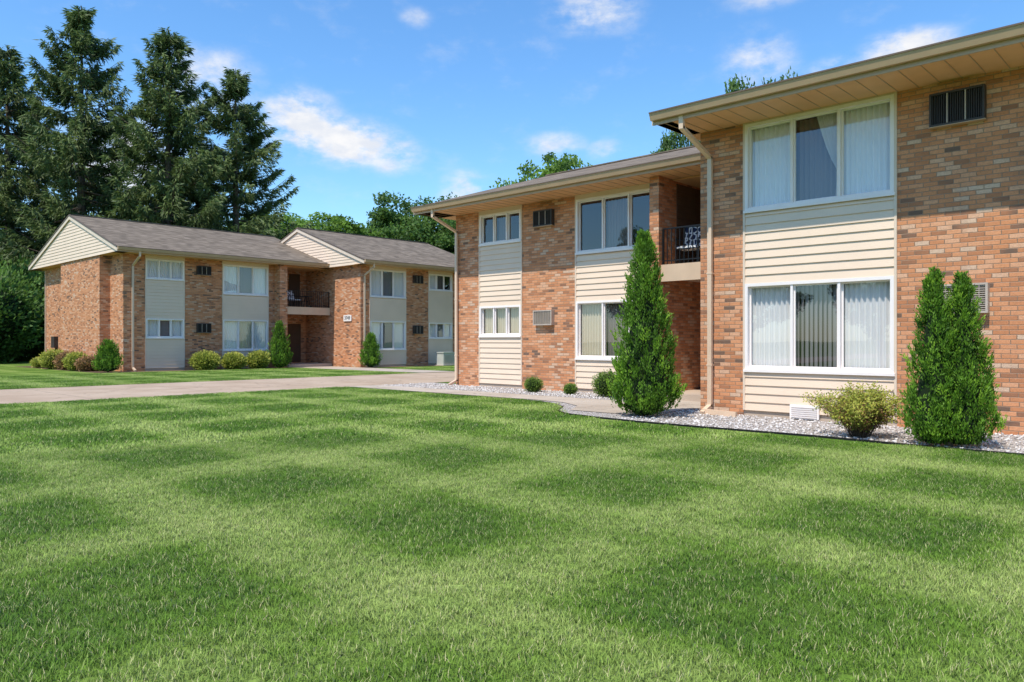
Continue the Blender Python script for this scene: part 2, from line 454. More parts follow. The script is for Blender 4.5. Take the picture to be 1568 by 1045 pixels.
def roof(B, T, s0, s1, dF, dR, dB, zS, zE, zR, gable0=None, gutter_end=None):
    th = .05
    def slab(d0, z0, d1, z1):
        B.hexa('shingle', [T(s0, d0, z0 - th), T(s1, d0, z0 - th), T(s1, d1, z1 - th), T(s0, d1, z1 - th),
                           T(s0, d0, z0), T(s1, d0, z0), T(s1, d1, z1), T(s0, d1, z1)])
    slab(dF + .03, zE, dR, zR); slab(dR, zR + .002, dB - .03, zE)
    B.box('shingle', T, s0, s1, dR - .1, dR + .1, zR - .01, zR + .03)
    # soffits
    B.box('soffit', T, s0 + .03, s1, .0, dF - .02, zS, zS + .02)
    B.box('soffit', T, s0 + .03, s1, dB + .02, dB + .9, zS, zS + .02)
    k = s0 + .2
    while k < s1:
        B.box('gutter', T, k, k + .012, .003, dF - .022, zS - .008, zS - .001); k += .3
    # fascia + gutter
    B.box('gutter', T, s0, s1, dF - .02, dF, zS - .02, zE - .06)
    B.box('gutter', T, s0, s1, dB, dB + .02, zS - .02, zE - .06)
    g0, g1 = s0 - .01, s1
    P = lambda s: [T(s, dF + .002, zE - .15), T(s, dF + .085, zE - .15), T(s, dF + .125, zE - .03), T(s, dF + .002, zE - .03)]
    a = P(g0); b = P(g1)
    B.hexa('gutter', [a[0], b[0], b[1], a[1], a[3], b[3], b[2], a[2]])
    B.box('gutlip', T, g0 - .003, g1, dF + .1, dF + .135, zE - .032, zE - .008)
    # rake boards on s0 end
    for (d0, z0, d1, z1) in ((dF, zE, dR, zR), (dR, zR, dB, zE)):
        B.hexa('trim', [T(s0 - .03, d0, z0 - .22), T(s0, d0, z0 - .22), T(s0, d1, z1 - .22), T(s0 - .03, d1, z1 - .22),
                        T(s0 - .03, d0, z0 - .045), T(s0, d0, z0 - .045), T(s0, d1, z1 - .045), T(s0 - .03, d1, z1 - .045)])
        B.hexa('gutlip', [T(s0 - .05, d0, z0 - .05), T(s0 + .01, d0, z0 - .05), T(s0 + .01, d1, z1 - .05), T(s0 - .05, d1, z1 - .05),
                          T(s0 - .05, d0, z0 + .008), T(s0 + .01, d0, z0 + .008), T(s0 + .01, d1, z1 + .008), T(s0 - .05, d1, z1 + .008)])
    # gable siding on plane s=gs
    gs = s0 + .06 if gable0 is None else gable0
    def bounds(z):
        f = (z - zE) / (zR - zE); f = max(0, min(1, f))
        return dF + (dR - dF) * f - .05, dB + (dR - dB) * f + .05
    z = zS; ex = .150
    while z < zR - .1:
        zt = min(z + ex, zR - .06); a0, b0 = bounds(z + .05); a1, b1 = bounds(zt + .05)
        B.poly('siding', [T(gs - .024, a0, z), T(gs - .024, b0, z), T(gs - .003, b1, zt), T(gs - .003, a1, zt)])
        B.poly('siding', [T(gs, a0, z), T(gs, b0, z), T(gs - .024, b0, z), T(gs - .024, a0, z)])
        z = zt
    B.box('soffit', T, gs, 0.0 + .01, dB + .03, dF - .02, zS - .0, zS + .018) if gs < -.05 else None
    # far-end closure
    B.poly('siding', [T(s1 - .1, dF - .1, zS), T(s1 - .1, dB + .1, zS), T(s1 - .1, dR, zR - .08)])

def section(B, T, L, depth, zS, bays, acs, brick_end=None):
    """front wall with bays, plus end/back walls"""
    cur = 0.
    for (a, b, wins) in bays:
        B.box('brick', T, cur, a, -.25, 0, 0, zS); cur = b
        B.box('trim', T, a, a + .04, -.2, .03, .12, zS); B.box('trim', T, b - .04, b, -.2, .03, .12, zS)
        B.box('conc', T, a, b, -.25, -.01, 0, .12)
        z = .12
        for (z0, z1, st) in wins:
            siding(B, T, a + .04, b - .04, z, z0 - .036)
            B.box('siding', T, a + .04, b - .04, -.2, -.002, z, z0)
            window(B, T, a + .04, b - .04, z0, z1, st); z = z1
        if z < zS - .01:
            B.box('trim', T, a + .04, b - .04, -.2, .022, z + .001, zS)
    B.box('brick', T, cur, L, -.25, 0, 0, zS)
    B.box('brick', T, 0, .25, -depth, -.251, 0, zS)
    B.box('brick', T, L - .25, L, -depth, -.251, 0, zS)
    B.box('brick', T, .251, L - .251, -depth, -depth + .25, 0, zS)
    for (s0, s1, z0, z1, k) in acs: ac(B, T, s0, s1, z0, z1, k)

def railing(B, T, s0, s1, d, z0, z1):
    B.box('black', T, s0, s1, d - .02, d + .02, z1 - .03, z1)
    B.box('black', T, s0, s1, d - .012, d + .012, z0 + .08, z0 + .105)
    n = int((s1 - s0) / .11)
    for i in range(n + 1):
        c = s0 + (s1 - s0) * i / n; w = .008 if 0 < i < n else .02
        B.box('black', T, c - w, c + w, d - w, d + w, z0, z1 - .03)

def recess(B, T, sp0, sp1, s1, dp, back, zS, doors=True):
    # wing wall (pilaster) and its deep return
    B.box('brick', T, sp0, sp1, .001, dp, 0, zS - .002)
    B.box('brick', T, sp0, sp1, -back, 0, 0, zS - .002)
    B.box('brick', T, sp1, s1 - .001, -back - .25, -back, 0, zS - .002)
    # balcony slab
    B.box('conc', T, sp1 + .001, s1 - .002, -back + .001, dp - .12, 2.82, 3.10)
    B.box('tanedge', T, sp1 + .001, s1 - .002, dp - .12, dp - .09, 2.74, 3.13)
    railing(B, T, sp1 + .03, s1 - .03, dp - .15, 3.13, 3.98)
    B.box('soffit', T, sp1 + .001, s1 - .002, -back + .001, -.001, zS - .03, zS - .004)
    # upper sliding door in back wall, lower entry
    c = sp1 + .3
    for z0, z1, a, b in ((3.12, 5.1, c - .1, c + 1.0), (.2, 2.3, c, c + .95)):
        B.box('white', T, a, b, -back + .002, -back + .05, z0, z1)
        B.box('black', T, a + .07, b - .07, -back + .051, -back + .058, z0 + .07, z1 - .07)
        B.poly('glass', [T(a + .07, -back + .062, z0 + .07), T(b - .07, -back + .062, z0 + .07), T(b - .07, -back + .062, z1 - .07), T(a + .07, -back + .062, z1 - .07)])
    B.box('door', T, c + 1.25, c + 1.9, -back + .002, -back + .04, 3.12, 5.05)
    B.box('door', T, c + 1.2, c + 1.95, -back + .002, -back + .04, .2, 2.3)
    # step
    B.box('conc', T, sp1 + .002, s1 - .003, -back + .002, dp + .1, .02, .16)
    # brown lap siding on the return wall (upper level)
    z = 3.2
    while z < zS - .1:
        B.hexa('bsiding', [T(sp1 + .001, -.15, z), T(sp1 + .025, -.15, z), T(sp1 + .025, -back + .01, z), T(sp1 + .001, -back + .01, z),
                           T(sp1 + .001, -.15, z + .16), T(sp1 + .008, -.15, z + .16), T(sp1 + .008, -back + .01, z + .16), T(sp1 + .001, -back + .01, z + .16)])
        z += .16

# ---------------------------- right-hand building
bR = empty('apartment_building', (15.8, 7.3, 0))
def off(e, T): return lambda s, d, z: tuple(np.array(T(s, d, z)) - np.array(e.location))
Tm = off(bR, lambda s, d, z: (15.8 - d, 17.36 - s, z))
Tn = off(bR, lambda s, d, z: (12.9 - d, 7.34 - s, z))
B = MB()
zs = 5.2
section(B, Tm, 7.39, 10.4, zs,
        [(1.03, 2.77, [(1.5, 2.38, 'CCC'), (4.19, 5.08, '.G.')]), (4.68, 7.27, [(.90, 2.40, 'CGC'), (3.66, 5.08, '.G.')])],
        [(3.28, 3.95, 4.5, 4.93, 'acdark'), (3.28, 3.95, 1.79, 2.2, 'actan')])
recess(B, Tm, 7.39, 7.64, 10.02, .62, 1.9, zs)
roof(B, Tm, -.72, 11.2, 1.05, -5.1, -11.3, zs, zs + .2, 7.32)
downspout(B, Tm, .1, 1.05, zs)
B.build(bR, 'rear_wing_')
B = MB(); zs = 5.28
section(B, Tn, 16.5, 11.5, zs,
        [(.87, 3.46, [(.84, 2.39, 'SBS'), (3.69, 5.25, 'SPS')]), (5.3, 7.1, [(1.5, 2.39, 'SSS'), (4.2, 5.25, 'S.S')]),
         (9.4, 11.2, [(1.5, 2.39, 'SSS'), (4.2, 5.25, 'S.S')]), (13.1, 15.6, [(.84, 2.39, 'SBS'), (3.69, 5.25, 'SGS')])],
        [(3.95, 4.68, 4.6, 5.1, 'acdark'), (3.95, 4.72, 1.77, 2.21, 'actan'), (11.8, 12.5, 4.6, 5.1, 'acdark'), (11.8, 12.5, 1.77, 2.21, 'actan')])
roof(B, Tn, -.33, 17.2, 1.1, -5.6, -12.4, zs, zs + .2, 7.5)
downspout(B, Tn, .24, 1.1, zs)
# floor vent
B.box('white', Tn, 1.75, 2.25, .03, .06, .03, .27)
for i in range(6): B.box('white', Tn, 1.78, 2.22, .06, .08, .055 + i * .034, .07 + i * .034)
# splash pipe along the wall base
B.sweep('spout', Tn, [(.24, .3, .07), (.85, .28, .05)], .045, .035)
B.build(bR, 'front_wing_')

# ---------------------------- left-hand building
bL = empty('apartment_building', (20, 36, 0))
T1 = off(bL, lambda s, d, z: (12.7 + s, 35.8 - d, z))
T2 = off(bL, lambda s, d, z: (23.0 + s, 32.5 - d, z))
B = MB(); zs = 5.25
section(B, T1, 7.3, 11.3, zs,
        [(.93, 2.72, [(1.5, 2.38, 'SBS'), (4.19, 5.1, 'SSS')]), (4.55, 7.0, [(.9, 2.40, 'SCS'), (3.66, 5.1, 'SBS')])],
        [(3.28, 3.95, 4.5, 4.93, 'acdark'), (3.28, 3.95, 1.75, 2.2, 'acdark')])
recess(B, T1, 7.3, 7.72, 10.3, .6, 1.9, zs)
roof(B, T1, -.55, 10.3, .9, -5.4, -12.2, zs, zs + .2, 7.5, gable0=-.5)
# projecting centre bay of the end wall, under the gable
B.box('brick', T1, -.45, -.001, -7.1, -1.6, 0, zs - .003)
downspout(B, T1, .38, .9, zs)
B.box('spout', T1, -.06, -.002, -11.2, -11.12, 0, 5.2)
B.box('acdark', T1, -.2, -.002, -9.6, -9.1, 1.0, 1.6); B.box('gutlip', T1, -.08, -.002, -9.4, -9.34, .0, 1.0)
B.build(bL, 'west_wing_')
B = MB()
section(B, T2, 8.4, 11.3, zs,
        [(.55, 2.95, [(.9, 2.40, 'SBS'), (3.66, 5.1, 'SBS')]), (4.5, 6.3, [(1.5, 2.38, 'SBS'), (4.19, 5.1, 'SG.')])],
        [(3.4, 4.05, 4.5, 4.93, 'acdark'), (3.4, 4.05, 1.75, 2.2, 'acdark')])
roof(B, T2, -.4, 9.0, .9, -5.4, -12.2, zs, zs + .2, 7.65, gable0=-.34)
downspout(B, T2, .2, .9, zs)
B.build(bL, 'east_wing_')

# house number sign on wall x=23 facing -x
sg = empty('house_number_sign', (22.98, 33.6, 2.55))
S = MB(); Ts = lambda s, d, z: (-d, -s, z)
S.box('white', Ts, -.35, .35, 0, .03, -.16, .16)
S.build(sg, 'plate_')
cu = bpy.data.curves.new('digits', 'FONT'); cu.body = '3749'; cu.size = .26; cu.align_x = 'CENTER'; cu.align_y = 'CENTER'; cu.extrude = .004
cu.materials.append(M['numb'])
to = bpy.data.objects.new('digits', cu); to.parent = sg; to.location = (-.036, 0, 0); to.rotation_euler = (R(90), 0, R(-90)); COL.objects.link(to)

# ---------------------------- patio chairs
def chair(loc, rot):
    C = MB(); T = lambda s, d, z: (s, d, z)
    C.hexa('fabric', [(-.25, -.22, .40), (.25, -.22, .40), (.25, .22, .38), (-.25, .22, .38), (-.25, -.22, .45), (.25, -.22, .45), (.25, .22, .43), (-.25, .22, .43)])
    C.hexa('fabric', [(-.25, .2, .42), (.25, .2, .42), (.25, .26, .42), (-.25, .26, .42), (-.24, .34, .95), (.24, .34, .95), (.24, .39, .94), (-.24, .39, .94)])
    for x in (-.27, .27):
        C.sweep('black', T, [(x, -.24, 0), (x, -.22, .62), (x, .3, .64)], .012, .012)
        C.sweep('black', T, [(x, .34, 0), (x, .22, .42), (x, .38, .97)], .012, .012)
    C.sweep('black', T, [(-.27, .38, .97), (.27, .38, .97)], .012, .012)
    C.sweep('black', T, [(-.27, -.23, .39), (.27, -.23, .39)], .012, .012)
    o = C.single('patio_chair'); o.location = loc; o.rotation_euler = (0, 0, rot); return o
chair((15.72, 9.2, 3.10), R(-80))
chair((21.3, 36.0, 3.10), R(20))
# little round balcony table
Tb = MB(); k = 14
top = [(.3 * math.cos(2 * math.pi * i / k), .3 * math.sin(2 * math.pi * i / k)) for i in range(k)]
for z in (.62, .65): Tb.poly('black', [(x, y, z) for x, y in top])
for i in range(k):
    a, b = top[i], top[(i + 1) % k]; Tb.poly('black', [(*a, .62), (*b, .62), (*b, .65), (*a, .65)])
for i in range(3):
    th = i * 2.09; Tb.sweep('black', lambda s, d, z: (s, d, z), [(.24 * math.cos(th), .24 * math.sin(th), 0), (.08 * math.cos(th), .08 * math.sin(th), .62)], .012, .012)
tb = Tb.single('patio_table'); tb.location = (22.1, 36.1, 3.1)
# utility box
U = MB(); T0 = lambda s, d, z: (s, d, z)
U.box('greybox', T0, -.4, .4, -.3, .3, .06, .7); U.box('greybox', T0, -.43, .43, -.33, .33, .7, .76); U.box('conc', T0, -.5, .5, -.4, .4, 0, .06)
for i in range(8): U.box('actan', T0, -.34, .34, -.312, -.301, .14 + i * .06, .17 + i * .06)
ub = U.single('utility_box'); ub.location = (27.8, 31.4, 0)

# ------------------------------------------------------------------ ground sheets
def sheet(name, pts, z, mat):
    me = bpy.data.meshes.new(name); me.from_pydata([(x, y, z) for x, y in pts], [], [tuple(range(len(pts)))])
    me.materials.append(M[mat]); o = bpy.data.objects.new(name, me); COL.objects.link(o)
    bm = bmesh.new(); bm.from_mesh(me)
    for f in bm.faces:
        if f.normal.z < 0: f.normal_flip()
    bm.to_mesh(me); bm.free(); return o
sheet('ground', [(-700, -700), (700, -700), (700, 700), (-700, 700)], 0, 'ground')
DY0, DY1 = 19.0, 25.0
def wav(x0, x1, y, n=50, a=.05): return [(x0 + (x1 - x0) * i / n, y + a * math.sin(i * 1.9) + a * math.sin(i * .77)) for i in range(n + 1)]
sheet('driveway', wav(-60, 60, DY0) + wav(60, -60, DY1), .008, 'drive')
edge = [(13.0, 18.95), (13.0, 11.9), (12.75, 10.9), (12.2, 10.1), (11.3, 9.5), (10.95, 9.0), (10.8, 8.2), (10.7, 7.2), (10.72, 6.0), (10.8, 4.4), (10.7, 2.8), (10.75, 1.0), (10.8, -10)]
sheet('gravel_bed', edge + [(16.2, -10), (16.2, 18.95)], .012, 'gravel')
sheet('walkway', [(13.02, 18.96), (14.1, 18.96), (14.1, 9.6), (17.3, 9.6), (17.3, 7.8), (11.6, 7.8), (11.55, 9.4), (12.4, 9.9), (12.9, 10.7), (13.02, 11.6)], .022, 'walk')
sheet('walkway', [(20.6, 35.2), (22.9, 35.2), (22.9, 32.4), (22.9, 25.05), (20.9, 25.05), (20.6, 31)], .016, 'walk')
sheet('mulch_bed', [(11.4, 34.5), (20.4, 34.5), (20.4, 35.9), (12.5, 35.9), (12.5, 47), (11.2, 47)], .012, 'mulch')
sheet('mulch_bed', [(22.95, 31.2), (32, 31.2), (32, 32.6), (22.95, 32.6)], .02, 'mulch')

E = np.array(edge)
def edge_x(y):
    return np.interp(y, E[::-1, 1], E[::-1, 0])
# black edging strip
ed = MB()
ys = np.linspace(10.1, -2, 60)
for a, b in zip(ys[:-1], ys[1:]):
    xa, xb = edge_x(a) - .02, edge_x(b) - .02
    ed.hexa('black', [(xa, a, 0), (xb, b, 0), (xb + .02, b, 0), (xa + .02, a, 0), (xa, a, .03), (xb, b, .03), (xb + .02, b, .03), (xa + .02, a, .03)])
ed.single('bed_edging')
# loose stones
n = 15000
px = rng.uniform(10.7, 15.8, n); py = rng.uniform(-1, 18.9, n)
ok = (px > edge_x(py) + .03) & ~((px > 12.95) & (py < 7.4)) & ~((py > 7.75) & (py < 9.65)) & ~((px < 14.13) & (py > 9.6) & (px > 11.4))
px, py = px[ok], py[ok]; n = len(px)
cube = np.array([(-1, -1, -1), (1, -1, -1), (1, 1, -1), (-1, 1, -1), (-1, -1, 1), (1, -1, 1), (1, 1, 1), (-1, 1, 1)], float) / 1.73
cf = np.array([(0, 3, 2, 1), (4, 5, 6, 7), (0, 1, 5, 4), (1, 2, 6, 5), (2, 3, 7, 6), (3, 0, 4, 7)])
sz = rng.uniform(.012, .03, n)[:, None, None]
V = (cube[None] + rng.normal(0, .22, (n, 8, 3))) * sz * np.array([1, 1, .7]) + np.stack([px, py, np.full(n, .02)], 1)[:, None]
q = QM(); q.add(V.reshape(-1, 3), (cf[None] + (np.arange(n) * 8)[:, None, None]).reshape(-1, 4), 0, np.repeat(rng.random(n), 8))
inst('gravel_stones', q.mesh('gravel_stones', ['stone']), (0, 0, 0))

# ------------------------------------------------------------------ grass
def tuft_mesh(nb, tile, hr, wr):
    bx = rng.uniform(-tile / 2, tile / 2, nb); by = rng.uniform(-tile / 2, tile / 2, nb)
    h = rng.uniform(hr[0], hr[1], nb); w = rng.uniform(wr[0], wr[1], nb)
    la = rng.uniform(0, 2 * math.pi, nb); th = la + math.pi / 2 + rng.normal(0, .5, nb); lean = rng.uniform(.2, 1.2, nb) * h
    sx, sy = np.cos(th) * w / 2, np.sin(th) * w / 2; lx, ly = np.cos(la) * lean, np.sin(la) * lean
    P = lambda fx, fz, k: np.stack([bx + lx * fx + sx * k, by + ly * fx + sy * k, h * fz], 1)
    V = np.stack([P(0, 0, -1), P(0, 0, 1), P(.35, .6, .85), P(.35, .6, -.85), P(1, 1, .12), P(1, 1, -.12)], 1).reshape(-1, 3)
    F = (np.array([(3, 2, 1, 0), (5, 4, 2, 3)])[None] + (np.arange(nb) * 6)[:, None, None]).reshape(-1, 4)
    q = QM(); q.add(V, F, 0, np.repeat(rng.random(nb), 6)); return q.mesh('grass_tuft', ['grass'])
lawn = empty('lawn_grass')
def instancer(nm, tiles, gme, s0, s1):
    V = []; F = []
    for i, (x, y) in enumerate(tiles):
        a = random.uniform(0, 2 * math.pi); s = random.uniform(s0, s1)
        for j in range(4):
            t_ = a + j * math.pi / 2; V.append((x + s * .7071 * math.cos(t_), y + s * .7071 * math.sin(t_), .0))
        F.append((4 * i, 4 * i + 1, 4 * i + 2, 4 * i + 3))
    me = bpy.data.meshes.new(nm); me.from_pydata(V, [], F)
    lg = bpy.data.objects.new(nm, me); COL.objects.link(lg); lg.parent = lawn
    lg.instance_type = 'FACES'; lg.use_instance_faces_scale = True; lg.instance_faces_scale = 1.
    lg.show_instancer_for_render = False; lg.show_instancer_for_viewport = False
    tuft = bpy.data.objects.new(nm + '_tuft', gme); COL.objects.link(tuft); tuft.parent = lg
def tiles(x0, x1, y0, y1, sp, cond):
    C = []
    for x in np.arange(x0, x1, sp):
        for y in np.arange(y0, y1, sp):
            if cond(x, y): C.append((x + random.uniform(-.04, .04), y + random.uniform(-.04, .04)))
    return C
def inview(x, y):
    dd = math.hypot(x, y)
    az = math.degrees(math.atan2(x, y)) - 46.5
    return dd < 32 and (dd < 1.5 or abs(az) < 46)
LIM = 11.0
near_t = tiles(-4, 14, -6, DY0 - .12, .28, lambda x, y: inview(x, y) and math.hypot(x, y) < LIM and x < edge_x(y) - .14)
far_t = tiles(-4, 14, -6, DY0 - .14, .34, lambda x, y: inview(x, y) and math.hypot(x, y) >= LIM - .15 and x < edge_x(y) - .18)
far_t += tiles(-3, 20.6, DY1 + .2, 34.4, .40, lambda x, y: math.degrees(math.atan2(x, y)) > 4)
far_t += tiles(23.1, 32, DY1 + .2, 31.1, .40, lambda x, y: True)
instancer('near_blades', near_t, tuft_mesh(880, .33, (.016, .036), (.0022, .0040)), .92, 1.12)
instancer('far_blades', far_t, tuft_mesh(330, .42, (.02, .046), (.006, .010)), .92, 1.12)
print('tiles', len(near_t), len(far_t))

# ------------------------------------------------------------------ vegetation
def spruce(H, Rm, seed):
    g = np.random.default_rng(seed); q = QM()
    q.tube([(0, 0, 0), (.1, .05, H * .4), (0, 0, H * .75), (0, 0, H)], [.36, .26, .12, .02], 0, 8)
    z = 1.8
    while z < H - .2:
        t = z / H; Rr = Rm * min((1 - t) ** .82, .80) + .28
        nbch = 6 if t < .8 else 5
        for b in range(nbch):
            if g.random() < .12: continue
            az = g.uniform(0, 2 * math.pi); L = max(.3, Rr * g.uniform(.6, 1.18))
            o = np.array([math.cos(az), math.sin(az), 0.]); sd = np.array([-o[1], o[0], 0.])
            up0 = -.24 + .75 * max(0, t - .15) + g.uniform(-.08, .08)
            zz = z + g.uniform(-.15, .15)
            f = lambda u: np.array([0, 0, zz])[None] + o[None] * (L * u)[:, None] + np.array([0, 0, 1.])[None] * (L * (up0 * u + .24 * u ** 2.5 - .12 * np.sin(u * 3.1)))[:, None]
            us = np.array([0, .35, .7, 1.]); pts = f(us)
            q.tube(pts, [.05 * L / 4 + .012, .035 * L / 4 + .01, .02, .008], 0, 4)
            n = int(46 * L) + 16
            u = g.uniform(.10, 1.0, n) ** .75; side = g.choice([-1, 1], n)
            base = f(u)
            reach = (.55 * L * .44 * (1.08 - u)) + .10
            ss = g.uniform(0, 1, n) * reach
            cpos = base + sd[None] * (side * ss)[:, None] + o[None] * (ss * .6)[:, None]
            cpos[:, 2] -= ss * .2 + g.uniform(0, .12, n)
            for _ in range(2):
                D = sd[None] * (side * g.uniform(.1, .9, n))[:, None] + o[None] * g.uniform(.2, 1, n)[:, None]
                D[:, 2] -= g.uniform(.0, 1., n) ** 2 * 2.2 - .1
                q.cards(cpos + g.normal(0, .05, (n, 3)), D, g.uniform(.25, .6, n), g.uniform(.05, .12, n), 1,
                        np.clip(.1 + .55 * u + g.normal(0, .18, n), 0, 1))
        z += .37 + .48 * (1 - t) * g.uniform(.6, 1.3)
    return q.mesh('spruce', ['bark', 'spruce'])
sp = [spruce(24, 6.8, 11), spruce(24, 7.2, 23)]
for (x, y, Hh, v, r, w) in ((15.7, 67.7, 23.8, 0, 0, 1.15), (18.9, 61.4, 25.9, 1, 1.0, 1.05), (22.9, 55.8, 23.8, 0, 2.2, 1.08), (27.3, 54.5, 21.8, 1, 4.0, 1.12),
                            (14.5, 74, 20, 1, 5, 1.2), (29, 70, 15, 0, 3, 1.15), (22.5, 74, 19, 1, 3.3, 1.2), (26.5, 64, 17, 0, 5.3, 1.1), (8, 66, 24, 1, 2.9, 1.)):
    inst('spruce_tree', sp[v], (x, y, 0), r, Hh / 24 * w, Hh / 24)

def decid(H, Rc, seed, mat, nc=230, per=170, leaf=.19):
    g = np.random.default_rng(seed); q = QM()
    q.tube([(0, 0, 0), (.05, 0, H * .25), (.1, .1, H * .5), (0, .1, H * .85)], [.25, .2, .13, .03], 0, 8)
    for i in range(9):
        az = i * 2.4 + g.uniform(-.3, .3); z0 = H * g.uniform(.22, .6); L = Rc * g.uniform(.6, .9)
        o = np.array([math.cos(az), math.sin(az), 0])
        p0 = np.array([.05, .05, z0]); q.tube([p0, p0 + o * L * .5 + [0, 0, L * .35], p0 + o * L + [0, 0, L * .9]], [.1, .06, .02], 0, 5)
    for i in range(nc):
        d = g.normal(size=3); d /= np.linalg.norm(d); r = g.uniform(.35, 1.) ** .6
        lump = 1 + .11 * math.sin(3 * math.atan2(d[1], d[0]) + seed) + .08 * math.sin(5 * d[2] + 2 * seed + 4 * d[0])
        c = np.array([d[0] * Rc * r, d[1] * Rc * r, d[2] * H * .38 * r]) * lump + [0, 0, H * .6]
        s = g.uniform(.3, .6) * Rc / 3.2; n = int(per * g.uniform(.6, 1.2))
        dd = g.normal(size=(n, 3)); dd /= np.linalg.norm(dd, axis=1, keepdims=True)
        off_ = dd * (g.random(n) ** .5)[:, None] * s * [1.25, 1.25, .8]
        tn = np.clip(.35 + g.normal(0, .16) + off_[:, 2] / s * .25 + g.normal(0, .12, n), 0, 1)
        q.cards(c + off_, g.normal(size=(n, 3)) + [0, 0, -.2], leaf * g.uniform(.7, 1.3, n), leaf * .6, 1, tn)
    return q.mesh('decid', ['bark', mat])
dl = decid(10, 3.4, 3, 'decid'); dd_ = decid(10, 3.6, 8, 'decidd')
def dtree(x, y, H, me, rot=0., w=1.): inst('deciduous_tree', me, (x, y, 0), rot, H / 10 * w, H / 10)
dtree(44.5, 66.5, 14.9, dl, 0, 1.3); dtree(41.5, 75, 15.6, dl, 2.1, 1.3); dtree(52.5, 63.5, 17.0, dd_, 1.2, 1.15); dtree(61, 64, 16, dd_, 3., 1.15); dtree(55.5, 73, 17, dl, 4.1, 1.1)
dtree(32.3, 27.6, 12.2, dl, 2.5, .8)
dtree(36.0, 17.0, 14.5, dd_, .7, .5); dtree(31.7, 18.9, 11.8, dd_, 2.7, .45)
# trees across the street behind the camera (seen mirrored in the windows)
for x, y, H, me_, r in ((-15, 13, 8.5, dl, .3), (-17, 6.5, 7.5, dd_, 1.), (-14, 20, 8.8, dd_, 2.), (-20, 27, 10, dl, 3.), (-22, 0, 9, dd_, 4.), (-24, 36, 11, dd_, 5.), (-16, -7, 9, dl, .8), (5, -22, 10, dl, 3), (15, -28, 11, dd_, 3.4), (28, -24, 11, dl, 2)):
    dtree(x, y, H, me_, r)

def shrub(name, R0, Hh, mat, n, leaf, seed, loc, lump=.14, core=.78, z0=0., flat=.0, ups=0.5):
    g = np.random.default_rng(seed); q = QM()
    # core
    k = 14; rows = 8; V = []
    for i in range(rows + 1):
        ph = math.pi * i / rows
        for j in range(k):
            a = 2 * math.pi * j / k; rr = core * (1 + g.uniform(-.08, .08))
            V.append((R0 * rr * math.sin(ph) * math.cos(a), R0 * rr * math.sin(ph) * math.sin(a), Hh / 2 * (1 - rr * math.cos(ph))))
    F = [[i * k + j, i * k + (j + 1) % k, (i + 1) * k + (j + 1) % k, (i + 1) * k + j] for i in range(rows) for j in range(k)]
    q.add(np.array(V), np.array(F), 0, np.full(len(V), .5))
    d = g.normal(size=(n, 3)); d /= np.linalg.norm(d, axis=1, keepdims=True)
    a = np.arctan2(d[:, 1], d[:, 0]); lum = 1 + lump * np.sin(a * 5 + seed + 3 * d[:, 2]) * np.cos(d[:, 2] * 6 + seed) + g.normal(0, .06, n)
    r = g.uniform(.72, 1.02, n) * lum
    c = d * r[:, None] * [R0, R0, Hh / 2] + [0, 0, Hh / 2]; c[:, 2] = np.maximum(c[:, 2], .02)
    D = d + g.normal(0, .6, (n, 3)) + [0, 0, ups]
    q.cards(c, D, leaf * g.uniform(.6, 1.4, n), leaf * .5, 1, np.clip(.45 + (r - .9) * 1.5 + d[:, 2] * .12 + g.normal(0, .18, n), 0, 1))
    inst(name, q.mesh(name, ['core', mat]), loc, g.uniform(0, 6))

shrub('boxwood_bush', .24, .40, 'box', 2500, .035, 1, (15.0, 13.45, 0))
shrub('boxwood_bush', .17, .28, 'box', 2000, .03, 2, (15.0, 12.2, 0))
shrub('boxwood_bush', .33, .62, 'box', 3500, .04, 3, (14.9, 11.0, 0))
for i, (x, y, r, h_) in enumerate(((15.9, 34.7, .62, .85), (17.3, 34.7, .52, .78), (18.55, 34.7, .52, .85))):
    shrub('golden_bush', r, h_, 'gold', 4200, .09, 10 + i, (x, y, 0), .1)
for i, (x, y, r, h_) in enumerate(((11.6, 41.5, .65, .9), (11.7, 39.6, .6, .85), (11.6, 38.3, .5, .8), (11.8, 37.2, .55, .65), (11.7, 43.8, .5, .5))):
    shrub('golden_bush' if i % 2 == 0 else 'russet_bush', r, h_, 'gold' if i % 2 == 0 else 'red', 3000, .09, 20 + i, (x, y, 0), .1)
# tall dark understory
for i, (x, y, r, h_) in enumerate(((11.5, 56, 3.2, 6.), (8.0, 55, 3.4, 5.), (14, 60, 3.4, 6.5), (4., 54, 3.2, 5.5), (17, 66, 4, 6), (0, 56, 4, 6))):
    shrub('yew_shrub', r, h_, 'decidd', 9000, .3, 40 + i, (x, y, 0), .2)

